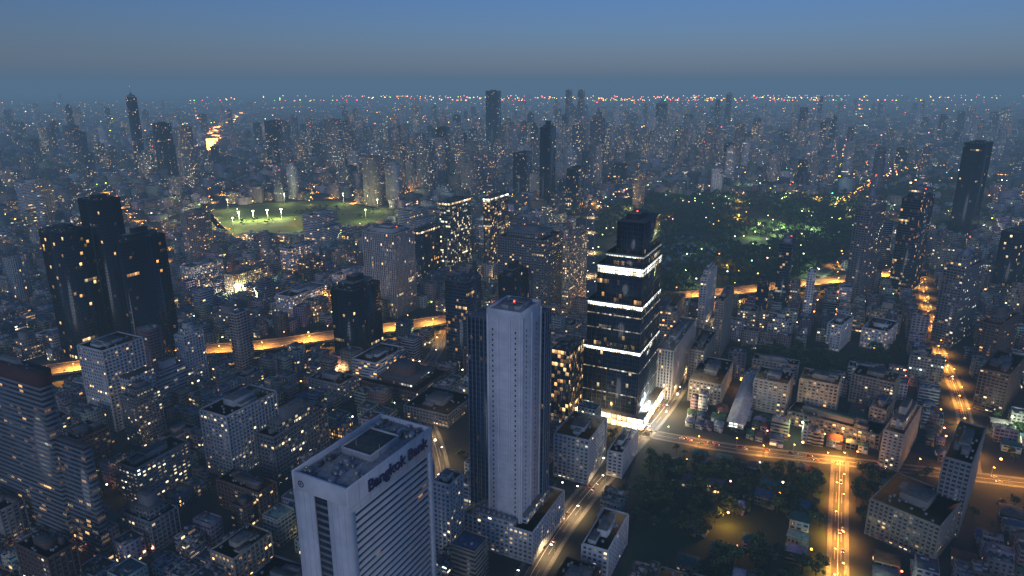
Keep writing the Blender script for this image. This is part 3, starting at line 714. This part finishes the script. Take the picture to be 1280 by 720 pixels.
mid=MB(); far=MB()
cell=19.0
for i in range(-90,110):
    for j in range(0,110):
        p=i*cell+(i//5)*7; q=j*(cell*.95)+(j//3)*6-300
        x=p*ex[0]+q*ey[0]; y=p*ex[1]+q*ey[1]
        if y<230 or y>1500 or abs(x)>.86*y+130: continue
        x+=R.uniform(-1.5,1.5); y+=R.uniform(-1.5,1.5)
        if x*x+y*y<240**2: continue
        if inpoly(x,y,PARK) or inpoly(x,y,GARD2): continue
        gd=inpoly(x,y,GARD) or inpoly(x,y,GARD4)
        if gd and R.random()<.5: continue
        if blocked(x,y,cell*.52): continue
        rv=R.random(); resid=(x>120 and y<620)
        if rv<.11:
            if y<1300:
                for k in range(2): tree(x+R.uniform(-6,6),y+R.uniform(-6,6),GT,R.uniform(.5,.95))
            continue
        w=cell*R.uniform(.68,.97); d=cell*R.uniform(.55,.95)
        if gd or (resid and R.random()<.65): h=R.uniform(6,9)
        elif y<700: h=R.choice([7,8.5,9.9,9.9,13.2,13.2,16.5,16.5,R.uniform(12,26)]); 
        else: h=R.choice([9.9,13.2,16.5,19.8,R.uniform(15,32)])
        if rv>.965 and not gd: h=R.uniform(28,44)
        if rv>.985 and y>650: h=R.uniform(45,85)
        if lowzone(x,y): h=min(h,14)
        if h>28: w=cell*R.uniform(.9,1.0)
        rot=g0+rad(R.uniform(-4,4))+(math.pi/2 if R.random()<.3 else 0)
        if y<720:
            mb=MB(); split(mb,x,y,w,d,h,rot,True)
            mb.obj('house' if h<9.5 else ('shophouse' if h<27 else 'apartment_block'),x,y)
        elif h>40: tower(mid,x,y,w,d,h,rot,R.choice(STY),R.random(),1)
        else: split(mid,x,y,w,d,h,rot,y<1100)
        if R.random()<.3:
            lx,ly=loc(x,y,g0,cell*.5,cell*.5)
            c=R.choice([(24,10,2),(24,10,2),(20,14,7),(13,15,11),(24,12,4)]); lampdot(lx,ly,5,.8+y*.0004,tuple(v*R.uniform(.2,.9) for v in c))
cell=42.0
for i in range(-150,170):
    for j in range(20,130):
        p=i*cell+(i//4)*10; q=j*cell+(j//4)*8-800
        x=p*ex[0]+q*ey[0]; y=p*ex[1]+q*ey[1]
        if y<1500 or y>4200 or abs(x)>.86*y+200: continue
        x+=R.uniform(-4,4); y+=R.uniform(-4,4)
        if inpoly(x,y,PARK): continue
        if inpoly(x,y,GARD3) and R.random()<.75: continue
        if blocked(x,y,22): continue
        cl=noise.noise(Vector((x*.0016,y*.0016,1.7)))+.5*noise.noise(Vector((x*.004,y*.004,5)))
        ax=x/y; tp=.035+.38*max(0,cl)
        if -.35<ax<.2: tp+=.07
        if ax>.45 or ax<-.5: tp*=.5
        if y<1900: tp*=.4
        rot=g0+rad(R.choice([0,0,0,12,-20,30]))
        if lowzone(x,y): tp=0
        if R.random()<tp:
            h=R.choice([R.uniform(45,90),R.uniform(60,130),R.uniform(80,165)])*(1.05 if y>2500 else .9)
            if R.random()<.05: h*=1.25
            tower(mid,x,y,R.uniform(18,40),R.uniform(16,32),h,rot,R.choice(STY),R.random(),1,litm=1.3)
            if R.random()<.15: red(mid,x,y,h+8,1.6)
        else:
            if R.random()<.1: continue
            k=R.random(); hm=14 if lowzone(x,y) else 1e3
            if k<.6:
                for dx in(-10,10):
                    xx,yy=loc(x,y,rot,dx,R.uniform(-4,4)); fillb(mid,xx,yy,18,R.uniform(18,34),min(hm,R.uniform(8,26)),rot,False)
            else: fillb(mid,x,y,cell*.8,cell*R.uniform(.5,.85),min(hm,R.uniform(10,42)),rot,False)
        if R.random()<.5:
            lx,ly=loc(x,y,g0,cell*.5,cell*R.uniform(-.5,.5))
            c=R.choice([(24,10,2),(24,10,2),(22,9,1.5),(20,14,7),(14,15,11)]); lampdot(lx,ly,7,1.5+y*.0003,tuple(v*R.uniform(.1,.8) for v in c))
cell=120.0
for i in range(-130,150):
    for j in range(20,150):
        x=i*cell+R.uniform(-30,30); y=j*cell+R.uniform(-30,30)
        if y<4200 or y>15000 or abs(x)>.86*y+300: continue
        cl=noise.noise(Vector((x*.0007,y*.0007,9)))+.5*noise.noise(Vector((x*.002,y*.002,2)))
        tp=.015+.42*max(0,cl-.05); tp*=max(.04,1-(y-4200)/4200)
        ax=x/y
        if ax<-.3: tp*=.5
        rot=rad(R.uniform(-45,45))
        for k in range(3):
            xx,yy=x+R.uniform(-50,50),y+R.uniform(-50,50)
            if R.random()<tp: tower(far,xx,yy,R.uniform(24,55),R.uniform(20,40),R.choice([R.uniform(50,100),R.uniform(70,140),R.uniform(110,190)]),rot,R.choice(STY),R.random(),0,litm=1.3)
            else: fillb(far,xx,yy,R.uniform(30,70),R.uniform(20,60),R.uniform(8,26),rot,False)
        if R.random()<.75:
            c=R.choice([(22,9,2),(22,9,2),(20,8,1.5),(18,14,8)]); lampdot(x+60,y,9,2+y*.0004,tuple(v*R.uniform(.2,1.6) for v in c))
mid.obj('city_district_buildings'); far.obj('distant_buildings')
for k in range(620):
    y=R.choice([R.uniform(11000,24000),R.gauss(19000,500),R.gauss(15500,300)])
    x=R.choice([R.gauss(1000,3000),R.gauss(6500,2500),R.uniform(-9000,13000)])*y/19000
    if noise.noise(Vector((x*.0006,y*.0004,8)))<-.12: continue
    f=math.exp((y-15000)/7500)*.5
    lampdot(x,y,14,R.uniform(9,20)*y/19000,tuple(v*R.uniform(.2,1)**2*f for v in (230,90,26)))
for u,v,n,sp in ((500,121,40,60),(720,124,50,120),(1060,137,80,50),(1100,120,40,120),(1180,196,30,50),(1060,226,24,40),(60,130,30,80),(300,150,30,40)):
    bx,by=G(u,v)
    for k in range(n):
        x=bx+R.gauss(0,1)*by*sp/F; y=by+R.gauss(0,1)*by*.03; lampdot(x,y,10,2+by*.0005,tuple(c*R.uniform(.3,1)*(1+by/5000) for c in(26,11,2.5)))
for p in C6:
    for k in range(9): lampdot(p.x+R.uniform(-38,38),p.y+R.uniform(-30,30),8,1.2+p.y*.0005,tuple(c*R.uniform(.2,1.0) for c in(22,9,2)))
for p in C12[::2]: lampdot(p.x+R.uniform(-12,12),p.y,8,2.0,tuple(c*R.uniform(.1,.4) for c in(24,10,2)))
# ------------------------------------------------------------ racecourse
M_GRASS=simple('grass',(.06,.1,.02),.9,(.035,.065,.018),.02); M_TRACK=simple('dirt_track',(.14,.15,.08),.9)
M_LAWN=simple('lawn',(.06,.09,.035),.9,(.03,.055,.02),.01)
def ell(name,a0,b0,z,mat,parent,a1=0,b1=0):
    n=72; vs=[];fs=[]
    for i in range(n):
        t=2*math.pi*i/n; c,s=math.cos(t),math.sin(t); vs+=[(RC[0]+a0*c,RC[1]+b0*s,z),(RC[0]+a1*c,RC[1]+b1*s,z)]
    if a1:
        for i in range(n): j=(i+1)%n; fs.append((2*i,2*j,2*j+1,2*i+1))
    else: fs=[tuple(2*i for i in range(n))]
    me=bpy.data.meshes.new(name); me.from_pydata(vs,[],fs); me.materials.append(mat); o=bpy.data.objects.new(name,me); link(o,parent)
rc=empty('racecourse'); ell('turf',RCa,RCb,.03,M_GRASS,rc); ell('track',RCa-8,RCb-8,.06,M_TRACK,rc,RCa-26,RCb-26)
fm=MB(); 
for i in range(8):
    t=2*math.pi*(i+.5)/8; x,y=RC[0]+(RCa-40)*math.cos(t),RC[1]+(RCb-40)*math.sin(t)
    fm.box(x,y,0,1,1,28,0,METAL,METAL,(.3,.3,.3),tx=.5,ty=.5); fm.box(x,y,28,4,1.2,2,t,EM,EM,(9,10,5)); plight('flood_light',x*.985+RC[0]*.015,y*.985+RC[1]*.015,27,110000.,(1,.95,.4),rc,2)
for k in range(4):
    x,y=RC[0]-110+k*30,RC[1]-70+k*12; fm.box(x,y,0,1,1,22,0,METAL,METAL,(.3,.3,.3)); fm.box(x,y,22,5,1.5,2,0,EM,EM,(16,16,8)); plight('flood_light',x,y-3,21,200000.,(1,.97,.4),rc,2)
fm.obj('floodlight_masts',0,0,rc)
for k in range(260):
    t=R.uniform(0,6.28); rr=R.uniform(.0,.82)
    if noise.noise(Vector((math.cos(t)*rr*2,math.sin(t)*rr*2,4)))>.12: tree(RC[0]+RCa*rr*math.cos(t),RC[1]+RCb*rr*math.sin(t),PT_,R.uniform(.5,.9))
gs=MB(); bx,by=G(340,300)
gs.box(bx,by,0,120,22,12,rad(-10),FAC,ROOF,(.5,.5,.5),.5,(1,.6,.7,3),(.5,.5,.5)); gs.box(bx,by,13,126,30,1,rad(-10),ROOF,ROOF,rcol=(.5,.5,.52)); gs.obj('grandstand',0,0)
M_WATER=simple('lake_water',(.012,.02,.025),.06,(.02,.03,.03))
def poly(name,pts,z,mat):
    me=bpy.data.meshes.new(name); me.from_pydata([(a,b,z) for a,b in pts],[],[tuple(range(len(pts)))]); me.materials.append(mat); link(bpy.data.objects.new(name,me))
poly('lake',[G(*p) for p in((800,300),(860,292),(905,305),(930,322),(880,330),(850,345),(820,335),(790,318))],.05,M_WATER)
poly('park_lawn',PARK,.02,M_LAWN)
poly('garden_lawn',GARD,.02,M_LAWN); poly('garden_lawn',GARD3,.018,M_LAWN); poly('garden_lawn',GARD2,.02,M_LAWN)
pl=empty('park_lamps'); n=0
xs=[p[0] for p in PARK]; ys=[p[1] for p in PARK]
while n<110:
    x,y=R.uniform(min(xs),max(xs)),R.uniform(min(ys),max(ys))
    if not inpoly(x,y,PARK): continue
    c=R.choice([GRN,GRN,WRM,ORG]); lampdot(x,y,13,1.6,tuple(14*v*R.uniform(.2,.9) for v in c)); n+=1
    if n%4==0: plight('lamp_light',x,y,17,R.choice([25000.,75000.]),c,pl)
cl_=empty('street_lighting')
for k in range(70):
    y=R.uniform(350,2600); x=R.uniform(-.75,.75)*y
    if onfoot(x,y,1): continue
    c=R.choice([ORG,ORG,ORG,WRM,WRM,WHT,GRN]); pw=R.choice([5000.,10000.,18000.])*(1 if y<900 else 4)
    plight('lamp_light',x,y,R.uniform(8,16),pw,c,cl_); lampdot(x,y,12,1.0,tuple(20*v for v in c))
for u,v,pw,c in((300,372,60000,GRN),(270,378,60000,WHT),(330,385,40000,GRN),(180,520,30000,GRN),(1260,545,30000,GRN),(1000,552,16000,GRN),(545,575,30000,WRM),(1245,600,60000,ORG),(860,455,40000,WHT),(810,525,90000,WHT),(745,540,50000,WRM),(1050,560,30000,ORG),(1000,578,20000,ORG),(700,470,25000,ORG),(790,420,25000,ORG),(845,515,30000,WRM),(415,385,30000,ORG),(180,290,60000,ORG),(1020,255,90000,ORG)):
    x,y=G(u,v); plight('lamp_light',x,y,17,float(pw),c,cl_,1.5); lampdot(x,y,19,1.2,tuple(22*q for q in c))
glow.obj('distant_street_lights')
st=MB(); a=G(918,545); b=G(940,480); L=math.hypot(b[0]-a[0],b[1]-a[1]); rot=math.atan2(b[1]-a[1],b[0]-a[0]); cx,cy=(a[0]+b[0])/2,(a[1]+b[1])/2
st.box(cx,cy,8,L,14,1,rot,WALL,ROOF,(.4,.4,.4)); st.box(cx,cy,9,L,12,4,rot,FAC,ROOF,(.4,.4,.4),.6,(.8,.7,.8,2.5))
for k,(ww,hh) in enumerate(((17,1.2),(13.5,1),(9.5,.8),(5,.5))): st.box(cx,cy,13+k*1.0,L,ww,1.0,rot,ROOF,ROOF,rcol=(.55,.57,.6),ty=.8)
for k in range(int(L/18)): x,y=loc(cx,cy,rot,-L/2+9+k*18,0); st.box(x,y,0,2,2.4,8,rot,WALL,WALL,(.35,.35,.35))
st.obj('railway_station',cx,cy)
def carmesh(c):
    mb=MB(); mb.box(0,0,.35,4.3,1.75,.55,0,METAL,METAL,c,tx=.97,ty=.95); mb.box(-.2,0,.9,2.5,1.6,.55,0,METAL,METAL,(.02,.02,.025),tx=.68,ty=.84); mb.box(-.2,0,1.45,1.65,1.32,.04,0,METAL,METAL,c)
    for sx in(-1.35,1.35):
        for sy in(-.8,.8):
            mb.box(sx,sy,.0,.36,.22,.16,0,METAL,METAL,(.02,.02,.02),tx=1.7); mb.box(sx,sy,.16,.62,.22,.32,0,METAL,METAL,(.02,.02,.02)); mb.box(sx,sy,.48,.62,.22,.16,0,METAL,METAL,(.02,.02,.02),tx=.6)
    for sy in(-.6,.6):
        mb.box(2.14,sy,.6,.08,.35,.16,0,EM,EM,(14,13,10)); mb.box(-2.14,sy,.6,.08,.35,.16,0,EM,EM,(8,.3,.1))
    return mb.mesh('car')
CM=[carmesh(c) for c in((.5,.5,.52),(.03,.03,.035),(.6,.6,.6),(.4,.05,.04),(.5,.2,.3))]
for C,wd,n,z in((C1,32,60,7),(C2,8,7,0),(C3,11,26,0),(C4,14,34,0),(C5,8,20,0)):
    for k in range(n):
        i=R.randint(1,len(C)-2); t=(C[i+1]-C[i]).normalized(); nn=Vector((t.y,-t.x)); s=R.choice([-1,1]); p=C[i]+t*R.uniform(-5,5)+nn*(-s)*wd*R.choice([.13,.36])
        o=bpy.data.objects.new('car',R.choice(CM)); o.location=(p.x,p.y,z+.04); o.rotation_euler=(0,0,math.atan2(t.y*s,t.x*s)); link(o)
# ------------------------------------------------------------ ground, haze
M_GR=simple('ground_surface',(.05,.052,.05),.9,(.025,.032,.025),.02,6)
me=bpy.data.meshes.new('ground'); s=60000; me.from_pydata([(-s,-s,0),(s,-s,0),(s,s,0),(-s,s,0)],[],[(0,1,2,3)]); me.materials.append(M_GR); link(bpy.data.objects.new('ground',me))
hz,nt,out=newmat('haze'); ab=N(nt,'ShaderNodeVolumeAbsorption'); ab.inputs['Color'].default_value=(0,0,0,1); SG=1/7200; ab.inputs['Density'].default_value=SG
em=N(nt,'ShaderNodeEmission'); em.inputs[0].default_value=(.088,.16,.255,1); em.inputs[1].default_value=SG
ad=N(nt,'ShaderNodeAddShader'); nt.links.new(ab.outputs[0],ad.inputs[0]); nt.links.new(em.outputs[0],ad.inputs[1]); nt.links.new(ad.outputs[0],out.inputs['Volume'])
me=bpy.data.meshes.new('haze'); s=50000; z0,z1=-30,520
me.from_pydata([(-s,-s,z0),(s,-s,z0),(s,s,z0),(-s,s,z0),(-s,-s,z1),(s,-s,z1),(s,s,z1),(-s,s,z1)],[],[(3,2,1,0),(4,5,6,7),(0,1,5,4),(1,2,6,5),(2,3,7,6),(3,0,4,7)]); me.materials.append(hz); link(bpy.data.objects.new('haze',me))
# ------------------------------------------------------------ sky / sun / camera
wd=bpy.data.worlds.new('World'); sc.world=wd; wd.use_nodes=True; nt=wd.node_tree; bg=nt.nodes['Background']
sk=nt.nodes.new('ShaderNodeTexSky'); sk.sky_type='NISHITA'; sk.sun_disc=False; sk.sun_elevation=rad(8); sk.sun_rotation=rad(200); sk.air_density=1.1; sk.dust_density=.3; sk.ozone_density=6
tint=MIX(nt,1.0,sk.outputs[0],(1.3,.96,1.22),'MULTIPLY')
nt.links.new(tint,bg.inputs[0]); bg.inputs[1].default_value=.09
l=bpy.data.lights.new('sun','SUN'); l.energy=.5; l.angle=rad(30); l.color=(.86,.92,1); o=bpy.data.objects.new('sun',l); link(o)
o.rotation_euler=(rad(90-18),0,rad(-20))
cam=bpy.data.cameras.new('camera'); cam.lens=24; cam.sensor_width=36; cam.clip_end=120000; cam.clip_start=1
co=bpy.data.objects.new('camera',cam); co.location=(0,0,CH); co.rotation_euler=(rad(90)-PT,0,0); link(co); sc.camera=co
sc.view_settings.view_transform='Standard'; sc.view_settings.look='None'; sc.view_settings.exposure=0
